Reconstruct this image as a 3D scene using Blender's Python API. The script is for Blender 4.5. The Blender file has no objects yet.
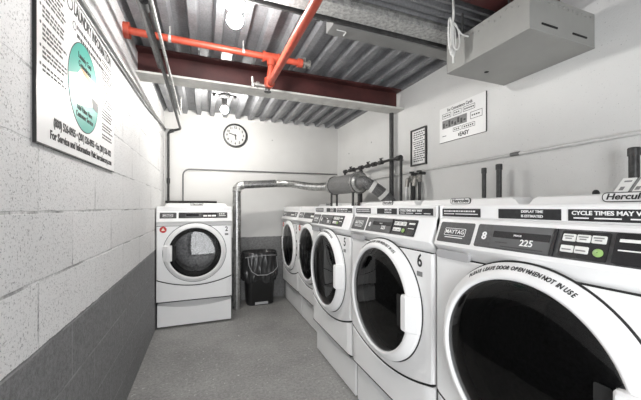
import bpy, bmesh, math, random
from mathutils import Vector, Matrix, Euler
random.seed(7)
C = bpy.context.scene.collection
SC = bpy.context.scene
PI = math.pi

# ------------------------------------------------------------------ camera, world, light, exposure
EYE = 1.18
cam_data = bpy.data.cameras.new('camera')
cam_data.sensor_width = 36.0
cam_data.lens = 300.419 / 641 * 36.0
cam_data.shift_y = 7.467 / 641
cam_data.clip_start = 0.02
cam = bpy.data.objects.new('camera', cam_data)
cam.location = (0, 0, EYE)
cam.rotation_euler = (PI / 2, 0, -math.radians(21.0026))
C.objects.link(cam)
SC.camera = cam

world = bpy.data.worlds.new('world')
SC.world = world
world.use_nodes = True
world.node_tree.nodes['Background'].inputs[0].default_value = (0.9, 0.95, 1.0, 1)
world.node_tree.nodes['Background'].inputs[1].default_value = 0.2

def area_light(name, loc, rot, sx, sy, power, color=(1, 1, 1)):
    d = bpy.data.lights.new(name, 'AREA')
    d.shape = 'RECTANGLE'; d.size = sx; d.size_y = sy; d.energy = power; d.color = color
    o = bpy.data.objects.new(name, d); o.location = loc; o.rotation_euler = rot
    C.objects.link(o)
    return o
# unseen fill light added behind the camera to brighten the washers
area_light('fill_light', (0.15, -1.24, 0.85), (PI / 2, 0, -0.2), 1.0, 1.6, 30, (0.97, 0.985, 1.0))
BULB_FRONT = 200.0      # emission of the front bulb
BULB_REAR = 300.0
SC.view_settings.view_transform = 'Standard'
SC.view_settings.look = 'None'
SC.view_settings.gamma = 1.0
SC.view_settings.use_curve_mapping = False
SC.view_settings.exposure = 1.2

# ------------------------------------------------------------------ room numbers (metres)
XL, XR = -0.4488, 1.7739
YB, YFRONT = 3.936, -1.3
ZC = 2.304
GREY_Z = 0.773

# ------------------------------------------------------------------ materials
def new_mat(name):
    m = bpy.data.materials.new(name); m.use_nodes = True
    nt = m.node_tree
    return m, nt, nt.nodes['Principled BSDF']

def N(nt, typ, **kw):
    n = nt.nodes.new(typ)
    for k, v in kw.items(): setattr(n, k, v)
    return n

def mix_col(nt, fac, a, b, blend='MIX'):
    n = N(nt, 'ShaderNodeMix', data_type='RGBA', blend_type=blend)
    for sock, v in ((n.inputs[0], fac), (n.inputs[6], a), (n.inputs[7], b)):
        if isinstance(v, bpy.types.NodeSocket): nt.links.new(v, sock)
        elif isinstance(v, (tuple, list)): sock.default_value = (*v[:3], 1)
        else: sock.default_value = v
    return n.outputs[2]

def ramp(nt, src, p0, p1):
    n = N(nt, 'ShaderNodeMapRange')
    n.inputs[1].default_value = p0; n.inputs[2].default_value = p1
    nt.links.new(src, n.inputs[0])
    return n.outputs[0]

def noise(nt, vec, scale, detail=4, rough=0.6):
    n = N(nt, 'ShaderNodeTexNoise')
    n.inputs['Scale'].default_value = scale; n.inputs['Detail'].default_value = detail
    n.inputs['Roughness'].default_value = rough
    if vec is not None: nt.links.new(vec, n.inputs['Vector'])
    return n.outputs['Fac']

def coords(nt):
    return N(nt, 'ShaderNodeTexCoord').outputs['Object']

def bump(nt, b, height, strength, dist=0.01, normal=None):
    n = N(nt, 'ShaderNodeBump')
    n.inputs['Strength'].default_value = strength; n.inputs['Distance'].default_value = dist
    nt.links.new(height, n.inputs['Height'])
    if normal is not None: nt.links.new(normal, n.inputs['Normal'])
    nt.links.new(n.outputs[0], b.inputs['Normal'])
    return n.outputs[0]

def plain(name, col, rough=0.5, metal=0.0, var=0.0, vscale=8.0, bumps=0.0, bscale=60.0, coat=0.0):
    m, nt, b = new_mat(name)
    b.inputs['Roughness'].default_value = rough
    b.inputs['Metallic'].default_value = metal
    b.inputs['Coat Weight'].default_value = coat
    if var > 0:
        v = coords(nt)
        f = ramp(nt, noise(nt, v, vscale), 0.3, 0.7)
        nt.links.new(mix_col(nt, f, tuple(c * (1 - var) for c in col), tuple(min(1, c * (1 + var)) for c in col)), b.inputs['Base Color'])
    else:
        b.inputs['Base Color'].default_value = (*col, 1)
    if bumps > 0:
        bump(nt, b, noise(nt, coords(nt), bscale), bumps, 0.004)
    return m

def wall_material(name, blocks, axis, white, grey, grey_z, seed=0.0):
    """painted masonry: white above, grey dado below; block joints or smooth plaster; pits and scuffs"""
    m, nt, b = new_mat(name)
    b.inputs['Roughness'].default_value = 0.55
    v = coords(nt)
    sep = N(nt, 'ShaderNodeSeparateXYZ'); nt.links.new(v, sep.inputs[0])
    # dado line with a brushy edge
    wob = N(nt, 'ShaderNodeMath', operation='MULTIPLY_ADD')
    nt.links.new(noise(nt, v, 14, 3), wob.inputs[0]); wob.inputs[1].default_value = 0.012
    nt.links.new(sep.outputs[2], wob.inputs[2])
    less = N(nt, 'ShaderNodeMath', operation='LESS_THAN'); nt.links.new(wob.outputs[0], less.inputs[0])
    less.inputs[1].default_value = grey_z + 0.006
    big = ramp(nt, noise(nt, v, 1.7, 3), 0.3, 0.7)
    w2 = mix_col(nt, big, tuple(c * 0.93 for c in white), white)
    gsp = ramp(nt, noise(nt, v, 70, 4, 0.7), 0.35, 0.65)
    g2 = mix_col(nt, gsp, tuple(c * 0.7 for c in grey), tuple(c * 1.25 for c in grey))
    col = mix_col(nt, less.outputs[0], w2, g2)
    # small dark pits in the paint
    pit = ramp(nt, noise(nt, v, 150 if blocks else 110, 4, 0.75), 0.555 if blocks else 0.64, 0.66 if blocks else 0.70)
    pm = N(nt, 'ShaderNodeMath', operation='MULTIPLY')
    nt.links.new(pit, pm.inputs[0]); pm.inputs[1].default_value = 0.85 if blocks else 0.6
    col = mix_col(nt, pm.outputs[0], col, (0.10, 0.10, 0.10))
    h = noise(nt, v, 120, 4, 0.7)
    if blocks:
        cmb = N(nt, 'ShaderNodeCombineXYZ')
        ay = N(nt, 'ShaderNodeMath', operation='SUBTRACT'); nt.links.new(sep.outputs[axis], ay.inputs[0]); ay.inputs[1].default_value = 1.103
        az = N(nt, 'ShaderNodeMath', operation='SUBTRACT'); nt.links.new(sep.outputs[2], az.inputs[0]); az.inputs[1].default_value = 0.17
        nt.links.new(ay.outputs[0], cmb.inputs[0]); nt.links.new(az.outputs[0], cmb.inputs[1])
        # slightly wandering joints
        wn = N(nt, 'ShaderNodeTexNoise'); wn.inputs['Scale'].default_value = 9; nt.links.new(v, wn.inputs['Vector'])
        wa = N(nt, 'ShaderNodeVectorMath', operation='MULTIPLY_ADD')
        nt.links.new(wn.outputs['Color'], wa.inputs[0]); wa.inputs[1].default_value = (0.008, 0.008, 0); nt.links.new(cmb.outputs[0], wa.inputs[2])
        br = N(nt, 'ShaderNodeTexBrick')
        nt.links.new(wa.outputs[0], br.inputs['Vector'])
        br.inputs['Scale'].default_value = 1.0; br.inputs['Mortar Size'].default_value = 0.005
        br.inputs['Mortar Smooth'].default_value = 0.4
        br.inputs['Brick Width'].default_value = 0.477; br.inputs['Row Height'].default_value = 0.2
        br.inputs['Color1'].default_value = (1, 1, 1, 1); br.inputs['Color2'].default_value = (0.93, 0.93, 0.93, 1)
        br.inputs['Mortar'].default_value = (1, 1, 1, 1)
        col = mix_col(nt, 1.0, col, br.outputs['Color'], 'MULTIPLY')
        gj = N(nt, 'ShaderNodeMath', operation='MULTIPLY'); nt.links.new(br.outputs['Fac'], gj.inputs[0]); nt.links.new(less.outputs[0], gj.inputs[1])
        gj2 = N(nt, 'ShaderNodeMath', operation='MULTIPLY'); nt.links.new(gj.outputs[0], gj2.inputs[0]); gj2.inputs[1].default_value = 0.55
        col = mix_col(nt, gj2.outputs[0], col, (0.36, 0.36, 0.36))
        crk = ramp(nt, noise(nt, v, 5, 6, 0.75), 0.45, 0.60)
        cm = N(nt, 'ShaderNodeMath', operation='MULTIPLY'); nt.links.new(crk, cm.inputs[0]); nt.links.new(br.outputs['Fac'], cm.inputs[1])
        cm2 = N(nt, 'ShaderNodeMath', operation='MULTIPLY'); nt.links.new(cm.outputs[0], cm2.inputs[0]); cm2.inputs[1].default_value = 0.75
        col = mix_col(nt, cm2.outputs[0], col, (0.13, 0.13, 0.13))
        inv = N(nt, 'ShaderNodeMath', operation='SUBTRACT'); inv.inputs[0].default_value = 1.0; nt.links.new(br.outputs['Fac'], inv.inputs[1])
        n1 = bump(nt, b, inv.outputs[0], 0.6, 0.005)
        bump(nt, b, h, 0.35, 0.006, n1)
    else:
        # nail holes and chips scattered over the plaster
        vo = N(nt, 'ShaderNodeTexVoronoi'); vo.inputs['Scale'].default_value = 3.2; nt.links.new(v, vo.inputs['Vector'])
        hl = ramp(nt, vo.outputs['Distance'], 0.042, 0.026)
        col = mix_col(nt, hl, col, (0.09, 0.09, 0.09))
        bump(nt, b, h, 0.3, 0.005)
    nt.links.new(col, b.inputs['Base Color'])
    return m

M = {}
M['wall_left'] = wall_material('painted block', True, 1, (0.78, 0.78, 0.78), (0.19, 0.19, 0.195), GREY_Z)
M['wall_right'] = wall_material('painted plaster', False, 1, (0.72, 0.72, 0.71), (0.17, 0.17, 0.175), GREY_Z)
M['wall_back'] = wall_material('painted concrete', False, 0, (0.67, 0.665, 0.65), (0.18, 0.18, 0.18), 0.80)
M['enamel'] = plain('white enamel', (0.86, 0.86, 0.86), 0.28, coat=0.15)
M['plastic_white'] = plain('white plastic', (0.84, 0.84, 0.84), 0.38)
M['plastic_grey'] = plain('grey plastic', (0.42, 0.42, 0.43), 0.4)
M['panel_dark'] = plain('dark control panel', (0.022, 0.022, 0.024), 0.35, var=0.3, vscale=90)
M['panel_grey'] = plain('grey control panel', (0.060, 0.060, 0.063), 0.35, var=0.3, vscale=120)
M['display'] = plain('display lens', (0.11, 0.112, 0.115), 0.12)
M['display_black'] = plain('display window', (0.012, 0.012, 0.014), 0.15)
M['ink'] = plain('black ink', (0.02, 0.02, 0.02), 0.6)
M['ink_grey'] = plain('grey ink', (0.22, 0.22, 0.22), 0.6)
M['white_ink'] = plain('white ink', (0.85, 0.85, 0.85), 0.5)
M['label_white'] = plain('white label', (0.82, 0.82, 0.80), 0.5)
M['red_sticker'] = plain('red sticker', (0.55, 0.02, 0.02), 0.4)
M['green_button'] = plain('green button', (0.30, 0.48, 0.16), 0.3)
M['rubber'] = plain('black rubber', (0.012, 0.012, 0.012), 0.6)
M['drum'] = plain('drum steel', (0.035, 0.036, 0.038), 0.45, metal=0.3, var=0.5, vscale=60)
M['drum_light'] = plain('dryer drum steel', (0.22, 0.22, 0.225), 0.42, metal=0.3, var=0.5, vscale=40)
M['dark_gap'] = plain('dark gap', (0.01, 0.01, 0.01), 0.8)
M['red_pipe'] = plain('red painted pipe', (0.42, 0.065, 0.035), 0.4, var=0.15, vscale=20)
M['brass'] = plain('brass', (0.30, 0.29, 0.27), 0.35, metal=0.6, var=0.3, vscale=60)
M['beam_red'] = plain('oxide red beam paint', (0.065, 0.018, 0.017), 0.5, var=0.35, vscale=5, bumps=0.2)
M['beam_cream'] = plain('pale painted flange', (0.62, 0.61, 0.58), 0.6, var=0.12, vscale=12)
M['beam_grey'] = plain('grey speckled steel', (0.36, 0.36, 0.35), 0.6, var=0.45, vscale=50, bumps=0.3)
M['sheet'] = plain('sheet metal grey', (0.24, 0.24, 0.235), 0.45, metal=0.25, var=0.08, vscale=6)
M['unit_metal'] = plain('painted unit steel', (0.31, 0.31, 0.295), 0.42, metal=0.15, var=0.06, vscale=5)
M['dark_metal'] = plain('dark metal', (0.06, 0.06, 0.06), 0.5, metal=0.3, var=0.4, vscale=30)
M['black_pipe'] = plain('black iron pipe', (0.045, 0.045, 0.045), 0.42, metal=0.3, var=0.5, vscale=50)
M['emt'] = plain('grey conduit', (0.20, 0.20, 0.20), 0.4, metal=0.3, var=0.15, vscale=30)
M['emt_pale'] = plain('painted conduit', (0.66, 0.66, 0.65), 0.45, var=0.1, vscale=20)
M['galv'] = plain('galvanised duct', (0.36, 0.36, 0.355), 0.27, metal=0.85, var=0.3, vscale=25)
M['foil'] = plain('foil flex', (0.42, 0.42, 0.41), 0.3, metal=0.8, var=0.4, vscale=40, bumps=0.5, bscale=70)
M['mesh_grey'] = plain('grey housing', (0.20, 0.20, 0.20), 0.5, metal=0.4, var=0.45, vscale=150)
M['bag'] = plain('black bin liner', (0.028, 0.028, 0.029), 0.18, bumps=0.5, bscale=30)
M['bin'] = plain('black bin plastic', (0.012, 0.012, 0.012), 0.45)
M['cable'] = plain('white cable', (0.70, 0.70, 0.68), 0.45)
M['porcelain'] = plain('porcelain', (0.75, 0.75, 0.73), 0.3)
M['sign_white'] = plain('sign white', (0.82, 0.82, 0.815), 0.35)
M['dial_grey'] = plain('clock dial', (0.52, 0.52, 0.51), 0.5)
M['paper'] = plain('paper', (0.78, 0.78, 0.76), 0.6)
M['teal'] = plain('teal print', (0.035, 0.34, 0.275), 0.4)
M['orange'] = plain('orange print', (0.62, 0.22, 0.06), 0.4)
M['cream_print'] = plain('cream print', (0.84, 0.78, 0.64), 0.4)
M['frame_black'] = plain('black frame', (0.015, 0.015, 0.015), 0.35)

def floor_material():
    m, nt, b = new_mat('worn concrete floor')
    v = coords(nt)
    b.inputs['Roughness'].default_value = 0.55
    f = ramp(nt, noise(nt, v, 2.2, 5, 0.6), 0.3, 0.7)
    col = mix_col(nt, f, (0.25, 0.247, 0.24), (0.37, 0.366, 0.355))
    f2 = ramp(nt, noise(nt, v, 55, 5, 0.8), 0.36, 0.64)
    sp = mix_col(nt, f2, (0.72, 0.72, 0.72), (1.22, 1.22, 1.22))
    col = mix_col(nt, 1.0, col, sp, 'MULTIPLY')
    f3 = ramp(nt, noise(nt, v, 30, 4, 0.75), 0.62, 0.67)
    col = mix_col(nt, f3, col, (0.62, 0.62, 0.61))
    nt.links.new(col, b.inputs['Base Color'])
    bump(nt, b, noise(nt, v, 130, 3), 0.25, 0.004)
    return m
M['floor'] = floor_material()

def deck_material():
    m, nt, b = new_mat('galvanised deck')
    v = coords(nt)
    b.inputs['Metallic'].default_value = 0.2; b.inputs['Roughness'].default_value = 0.5
    f = ramp(nt, noise(nt, v, 4, 5, 0.7), 0.3, 0.7)
    col = mix_col(nt, f, (0.18, 0.184, 0.194), (0.32, 0.324, 0.335))
    f2 = ramp(nt, noise(nt, v, 90, 3, 0.7), 0.3, 0.7)
    col = mix_col(nt, 1.0, col, mix_col(nt, f2, (0.8, 0.8, 0.8), (1.15, 1.15, 1.15)), 'MULTIPLY')
    nt.links.new(col, b.inputs['Base Color'])
    return m
M['deck'] = deck_material()

def glass_material(name, tint, ior=1.5):
    m = bpy.data.materials.new(name); m.use_nodes = True
    nt = m.node_tree; nt.nodes.clear()
    out = N(nt, 'ShaderNodeOutputMaterial'); mx = N(nt, 'ShaderNodeMixShader')
    tr = N(nt, 'ShaderNodeBsdfTransparent'); tr.inputs[0].default_value = (*tint, 1)
    gl = N(nt, 'ShaderNodeBsdfGlossy'); gl.inputs[1].default_value = 0.03
    fr = N(nt, 'ShaderNodeFresnel'); fr.inputs[0].default_value = ior
    nt.links.new(fr.outputs[0], mx.inputs[0]); nt.links.new(tr.outputs[0], mx.inputs[1]); nt.links.new(gl.outputs[0], mx.inputs[2])
    nt.links.new(mx.outputs[0], out.inputs[0])
    return m
M['door_glass'] = glass_material('smoked door glass', (0.30, 0.30, 0.31))
M['dryer_glass'] = glass_material('dryer door glass', (0.62, 0.62, 0.62))
M['clear_glass'] = glass_material('clear glass', (0.96, 0.96, 0.96))

def emit_material(name, col, strength):
    m, nt, b = new_mat(name)
    b.inputs['Base Color'].default_value = (1, 1, 1, 1)
    b.inputs['Emission Color'].default_value = (*col, 1)
    b.inputs['Emission Strength'].default_value = strength
    return m
M['bulb_front'] = emit_material('lit bulb', (1.0, 0.985, 0.96), BULB_FRONT)
M['bulb_rear'] = emit_material('lit bulb rear', (1.0, 0.97, 0.92), BULB_REAR)

# ------------------------------------------------------------------ mesh helpers
I4 = Matrix.Identity(4)

class MB:
    def __init__(self, mat=None):
        self.bm = bmesh.new(); self.m = mat or I4
    def v(self, p, m=None):
        return self.bm.verts.new((m or self.m) @ Vector(p))
    def face(self, vs):
        try: return self.bm.faces.new(vs)
        except ValueError: return None
    def box(self, x0, y0, z0, x1, y1, z1, m=None):
        vs = [self.v((x, y, z), m) for z in (z0, z1) for x, y in ((x0, y0), (x1, y0), (x1, y1), (x0, y1))]
        for f in ((3, 2, 1, 0), (4, 5, 6, 7), (0, 1, 5, 4), (1, 2, 6, 5), (2, 3, 7, 6), (3, 0, 4, 7)):
            self.face([vs[i] for i in f])
        return self
    def loft(self, rings, closed=True, cap0=True, cap1=True):
        rv = [[self.v(p) for p in r] for r in rings]
        n = len(rv[0])
        for a, b in zip(rv[:-1], rv[1:]):
            for i in range(n if closed else n - 1):
                j = (i + 1) % n
                self.face([a[i], a[j], b[j], b[i]])
        if cap0: self.face(rv[0][::-1])
        if cap1: self.face(rv[-1])
        return self
    def prism(self, pts, z0, z1, m=None):
        """2D outline extruded along local z"""
        old = self.m
        if m is not None: self.m = m
        self.loft([[(x, y, z0) for x, y in pts], [(x, y, z1) for x, y in pts]])
        self.m = old
        return self
    def tube(self, path, r, seg=12, caps=True):
        path = [Vector(p) for p in path]
        rs = r if isinstance(r, (list, tuple)) else [r] * len(path)
        n = len(path); rings = []
        t0 = (path[1] - path[0]).normalized()
        ref = Vector((0, 0, 1)) if abs(t0.z) < 0.9 else Vector((1, 0, 0))
        u = t0.cross(ref).normalized()
        for i in range(n):
            a = path[max(i - 1, 0)]; b = path[min(i + 1, n - 1)]
            t = (b - a).normalized()
            if i not in (0, n - 1):
                d1 = (path[i] - a).normalized(); d2 = (b - path[i]).normalized()
                t = (d1 + d2).normalized() if (d1 + d2).length > 1e-6 else d1
                k = 1.0 / max(0.5, t.dot(d1))
            else: k = 1.0
            u = (u - t * u.dot(t)).normalized(); w = t.cross(u)
            rings.append([path[i] + (u * math.cos(2 * PI * j / seg) + w * math.sin(2 * PI * j / seg)) * rs[i] for j in range(seg)])
        self.loft(rings, True, caps, caps)
        return self
    def lathe(self, prof, seg=48, m=None, cap0=False, cap1=False):
        """profile of (radius, height) about local z"""
        old = self.m
        if m is not None: self.m = m
        rings = [[(r * math.cos(2 * PI * j / seg), r * math.sin(2 * PI * j / seg), h) for j in range(seg)] for r, h in prof]
        self.loft(rings, True, cap0, cap1)
        self.m = old
        return self
    def sphere(self, c, r, seg=20, rings=12, sz=1.0):
        prof = []
        for i in range(1, rings):
            a = -PI / 2 + PI * i / rings
            prof.append((r * math.cos(a), r * math.sin(a) * sz))
        return self.lathe(prof, seg, self.m @ Matrix.Translation(c), True, True)
    def text(self, s, size, m, squeeze=1.0, bold=0.0, align='CENTER', depth=0.0004, shear=0.0):
        cu = bpy.data.curves.new('t', 'FONT'); cu.body = s; cu.size = size
        cu.align_x = align; cu.align_y = 'CENTER'; cu.extrude = depth; cu.offset = bold * size; cu.shear = shear
        cu.resolution_u = 3
        ob = bpy.data.objects.new('t', cu); C.objects.link(ob)
        dg = bpy.context.evaluated_depsgraph_get()
        me = bpy.data.meshes.new_from_object(ob.evaluated_get(dg))
        me.transform(m @ Matrix.Diagonal((squeeze, 1, 1, 1)))
        self.bm.from_mesh(me)
        bpy.data.objects.remove(ob); bpy.data.curves.remove(cu); bpy.data.meshes.remove(me)
        return self
    def build(self, name, mat, parent=None, smooth=30, bevel=0.0, loc=None, recalc=True):
        bm = self.bm
        if recalc: bmesh.ops.recalc_face_normals(bm, faces=bm.faces)
        me = bpy.data.meshes.new(name); bm.to_mesh(me); bm.free()
        me.materials.append(M[mat] if isinstance(mat, str) else mat)
        if smooth:
            for p in me.polygons: p.use_smooth = True
            me.set_sharp_from_angle(angle=math.radians(smooth))
        o = bpy.data.objects.new(name, me); C.objects.link(o)
        if loc is not None:
            me.transform(Matrix.Translation(-Vector(loc))); o.location = loc
        if parent: o.parent = parent
        if bevel:
            b = o.modifiers.new('bevel', 'BEVEL'); b.width = bevel; b.segments = 2; b.limit_method = 'ANGLE'; b.angle_limit = math.radians(40)
        return o

def tag(o, label, cat, group=None):
    o['label'] = label; o['category'] = cat
    if group: o['group'] = group
    return o

def thing(name, label, cat, loc=(0, 0, 0), rotz=0.0, group=None):
    o = bpy.data.objects.new(name, None); C.objects.link(o)
    o.empty_display_size = 0.1
    o.location = loc; o.rotation_euler = (0, 0, rotz)
    return tag(o, label, cat, group)

def struct(o):
    o['kind'] = 'structure'; return o

def bend(pts, r, n=6):
    """polyline with rounded corners"""
    pts = [Vector(p) for p in pts]; out = [pts[0]]
    for i in range(1, len(pts) - 1):
        a, b, c = pts[i - 1], pts[i], pts[i + 1]
        d1 = (a - b).normalized(); d2 = (c - b).normalized()
        rr = min(r, (a - b).length * 0.45, (c - b).length * 0.45)
        p0 = b + d1 * rr; p1 = b + d2 * rr
        for k in range(n + 1):
            t = k / n
            out.append(p0 * (1 - t) ** 2 + b * 2 * t * (1 - t) + p1 * t * t)
    out.append(pts[-1])
    return out

def rrect(x0, y0, x1, y1, r, n=4, skew=0.0):
    pts = []
    for cx, cy, a0 in ((x1 - r, y1 - r, 0), (x0 + r, y1 - r, PI / 2), (x0 + r, y0 + r, PI), (x1 - r, y0 + r, 1.5 * PI)):
        for k in range(n + 1):
            a = a0 + PI / 2 * k / n
            x, y = cx + r * math.cos(a), cy + r * math.sin(a)
            pts.append((x + skew * (y - y0), y))
    return pts

def frame(origin, xd, yd):
    xd = Vector(xd).normalized(); yd = Vector(yd).normalized(); zd = xd.cross(yd)
    return Matrix(((xd.x, yd.x, zd.x, origin[0]), (xd.y, yd.y, zd.y, origin[1]), (xd.z, yd.z, zd.z, origin[2]), (0, 0, 0, 1)))

# ------------------------------------------------------------------ room shell
T = 0.12
struct(MB().box(XL - T, YFRONT - T, -0.1, XR + T, YB + T, 0).build('floor', 'floor', smooth=0))
struct(MB().box(XL - T, YFRONT - T, 0, XL, YB + T, 2.42).build('wall_left', 'wall_left', smooth=0))
struct(MB().box(XR, YFRONT - T, 0, XR + T, YB + T, 2.42).build('wall_right', 'wall_right', smooth=0))
struct(MB().box(XL, YB, 0, XR, YB + T, 2.42).build('wall_back', 'wall_back', smooth=0))
struct(MB().box(XL, YFRONT - T, 0, XR, YFRONT, 2.42).build('wall_front', 'wall_back', smooth=0))

def fluted(x0, x1, y0, y1, z, pitch, depth, low, web, th=0.0012, off=0.0):
    """corrugated sheet, flutes along y; returns a closed thin solid"""
    prof = []
    x = x0 - pitch + off
    while x < x1 + pitch:
        for dx, dz in ((0, 0), (low, 0), (low + web, depth), (pitch - web, depth)):
            prof.append((x + dx, z + dz))
        x += pitch
    prof = [(min(max(px, x0), x1), pz) for px, pz in prof]
    q = []
    for p in prof:
        if not q or (abs(q[-1][0] - p[0]) > 1e-6): q.append(p)
    mb = MB()
    ring = [(px, pz) for px, pz in q] + [(px, pz + th) for px, pz in q[::-1]]
    n = len(q)
    for k in range(n - 1):
        (ax, az), (bx, bz) = q[k], q[k + 1]
        vs = [mb.v((ax, y0, az)), mb.v((bx, y0, bz)), mb.v((bx, y1, bz)), mb.v((ax, y1, az))]
        mb.face(vs)
        vs = [mb.v((ax, y0, az + th)), mb.v((bx, y0, bz + th)), mb.v((bx, y1, bz + th)), mb.v((ax, y1, az + th))]
        mb.face(vs[::-1])
    bmesh.ops.remove_doubles(mb.bm, verts=mb.bm.verts, dist=1e-5)
    return mb
# steel deck ceiling with flutes running towards the back wall
deck = struct(fluted(XL, XR, YFRONT, YB, ZC, 0.1524, 0.05, 0.045, 0.014, off=0.05).build('ceiling', 'deck', smooth=0, recalc=False))
struct(MB().box(XL - T, YFRONT - T, 2.36, XR + T, YB + T, 2.44).build('roof_slab', 'beam_grey', deck, smooth=0))
# a lower strip of deck near the camera, its flutes running across the room
strip = fluted(1.20, 1.412, 0, XR - XL, 2.276, 0.052, 0.022, 0.014, 0.009)
bmesh.ops.transform(strip.bm, matrix=Matrix(((0, 1, 0, XL), (1, 0, 0, 0), (0, 0, 1, 0), (0, 0, 0, 1))), verts=strip.bm.verts)
struct(strip.build('deck_strip', 'deck', deck, smooth=0, recalc=False))

def ibeam(x0, x1, y0, y1, z0, z1, tf, tw, mb=None):
    yc = (y0 + y1) / 2
    mb = mb or MB()
    mb.box(x0, yc - tw / 2, z0 + tf, x1, yc + tw / 2, z1 - tf)
    mb.box(x0, y0, z1 - tf, x1, y1, z1)
    return mb
# oxide red beam with a pale bottom flange
t = thing('steel_beam', 'oxide red steel beam with pale bottom flange crossing the ceiling', 'beam', (XL, 2.47, 2.116))
b = ibeam(XL + 0.0, XR - 0.035, 2.389, 2.555, 2.116, 2.302, 0.014, 0.012).build('web', 'beam_red', smooth=0)
b.parent = t; b.matrix_parent_inverse = Matrix.Translation(t.location).inverted()
b = MB().box(XL + 0.0, 2.389, 2.116, XR + 0.0, 2.555, 2.130).build('bottom_flange', 'beam_cream', smooth=0)
b.parent = t; b.matrix_parent_inverse = Matrix.Translation(t.location).inverted()

def adopt(root, *obs):
    inv = root.matrix_basis.inverted()
    for o in obs:
        o.parent = root; o.matrix_parent_inverse = inv
    return root

# grey beam across the ceiling near the camera
t = thing('steel_beam', 'grey speckled steel beam crossing the ceiling near the camera', 'beam', (XL, 1.455, 2.22))
adopt(t, ibeam(XL, XR, 1.4025, 1.508, 2.220, 2.302, 0.012, 0.010).build('web', 'beam_grey', smooth=0),
      MB().box(XL, 1.4025, 2.220, XR, 1.508, 2.233).build('bottom_flange', 'beam_grey', smooth=0))
t = thing('steel_beam', 'dark red-brown steel beam above the grey metal cabinet', 'beam', (XL, 1.05, 2.2))
adopt(t, ibeam(XL, XR, 0.985, 1.11, 2.19, 2.302, 0.012, 0.010).build('web', 'beam_red', smooth=0),
      MB().box(XL, 0.985, 2.178, XR, 1.11, 2.190).build('bottom_flange', 'beam_red', smooth=0))

# grey sheet metal trough behind the grey beam
t = thing('sheet_metal_duct', 'flat grey sheet metal duct hung behind the grey beam', 'duct', (0.665, 1.585, 2.2))
adopt(t, MB().box(0.665, 1.537, 2.200, XR, 1.641, 2.272).build('duct_box', 'sheet', smooth=0, bevel=0.003),
      MB().box(0.19, 1.521, 2.206, XR, 1.534, 2.303).build('side_plate', 'dark_metal', smooth=0),
      MB().box(0.648, 1.541, 2.238, 0.664, 1.585, 2.303).build('hanger_bracket', 'dark_metal', smooth=0),
      MB().box(0.615, 1.55, 2.243, 0.632, 1.596, 2.303).build('hanger_bracket', 'dark_metal', smooth=0),
      MB().box(0.577, 1.541, 2.222, 0.599, 1.574, 2.303).build('hanger_bracket', 'dark_metal', smooth=0),
      MB().tube(bend([(0.704, 1.574, 2.1982), (0.765, 1.574, 2.1982), (0.765, 1.613, 2.1982)], 0.013), 0.0033, 8).build('wire_clip', 'emt_pale'))

# ------------------------------------------------------------------ ceiling cabinet at the right wall
ux0, ux1, uy0, uy1, uz0, uz1 = 1.3087, XR - 0.001, 0.8875, 1.366, 1.958, 2.122
t = thing('ceiling_cabinet', 'large grey metal equipment cabinet hung high against right wall', 'cabinet', (1.54, 1.13, uz0))
sh = MB(); sh.box(ux0, uy0, uz0 + 0.003, ux1, uy1, uz1)
cab = sh.build('housing', 'unit_metal', smooth=0, bevel=0.003)
bp = MB().box(ux0 - 0.001, uy0 - 0.001, uz0 - 0.004, ux1, uy1, uz0 + 0.004).build('bottom_panel', 'unit_metal', smooth=0, bevel=0.002)
slot = [MB().box(x0, uy0 - 0.004, uz0 + 0.030, x0 + 0.105, uy0 + 0.001, uz0 + 0.037).build('vent_slot', 'dark_gap', smooth=0) for x0 in (1.385, 1.60)]
riv = [MB().sphere((ux0 + 0.03 + k * 0.033, uy0, uz1 - 0.024 - 0.006 * (k % 2)), 0.006, 8, 5).build('rivet', 'unit_metal') for k in range(13)]
riv += [MB().sphere((ux0, uy0 + 0.02 + k * 0.03, uz1 - 0.03 - 0.012 * math.sin(k * 1.7)), 0.005, 8, 5).build('rivet', 'unit_metal') for k in range(15)]
hole = MB().lathe([(0.012, 0), (0.012, 0.003)], 16, Matrix.Translation((1.50, 1.262, uz0 - 0.0055)), True, True).build('knockout_hole', 'dark_gap')
rods = [MB().tube([(x, y, uz1 - 0.005), (x, y, 2.18 if y < 1.1 else 2.279)], 0.005, 8).build('hanger_rod', 'dark_metal') for x in (1.36, 1.72) for y in (1.02, 1.30)]
adopt(t, cab, bp, *slot, *riv, hole, *rods)

# ------------------------------------------------------------------ laundry machines
DZ = 0.735           # height of the door centre
YAW_SLOPE = frame((0, -0.014, 1.045), (1, 0, 0), (0, 0.036, 0.092))

def arc_z(x): return 0.482 - 0.072 * (1 - (x / 0.35) ** 2)

def outline_pt(a, hw, ztop, zoff):
    """where the ray from the door centre at angle a leaves the door panel's outline"""
    dx, dz = math.cos(a), math.sin(a)
    lo, hi = 0.0, 1.2
    def inside(r):
        x, z = dx * r, DZ + dz * r
        return abs(x) <= hw and z <= ztop and z >= arc_z(x) + zoff
    for _ in range(40):
        mid = (lo + hi) / 2
        if inside(mid): lo = mid
        else: hi = mid
    return dx * lo, DZ + dz * lo

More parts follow.
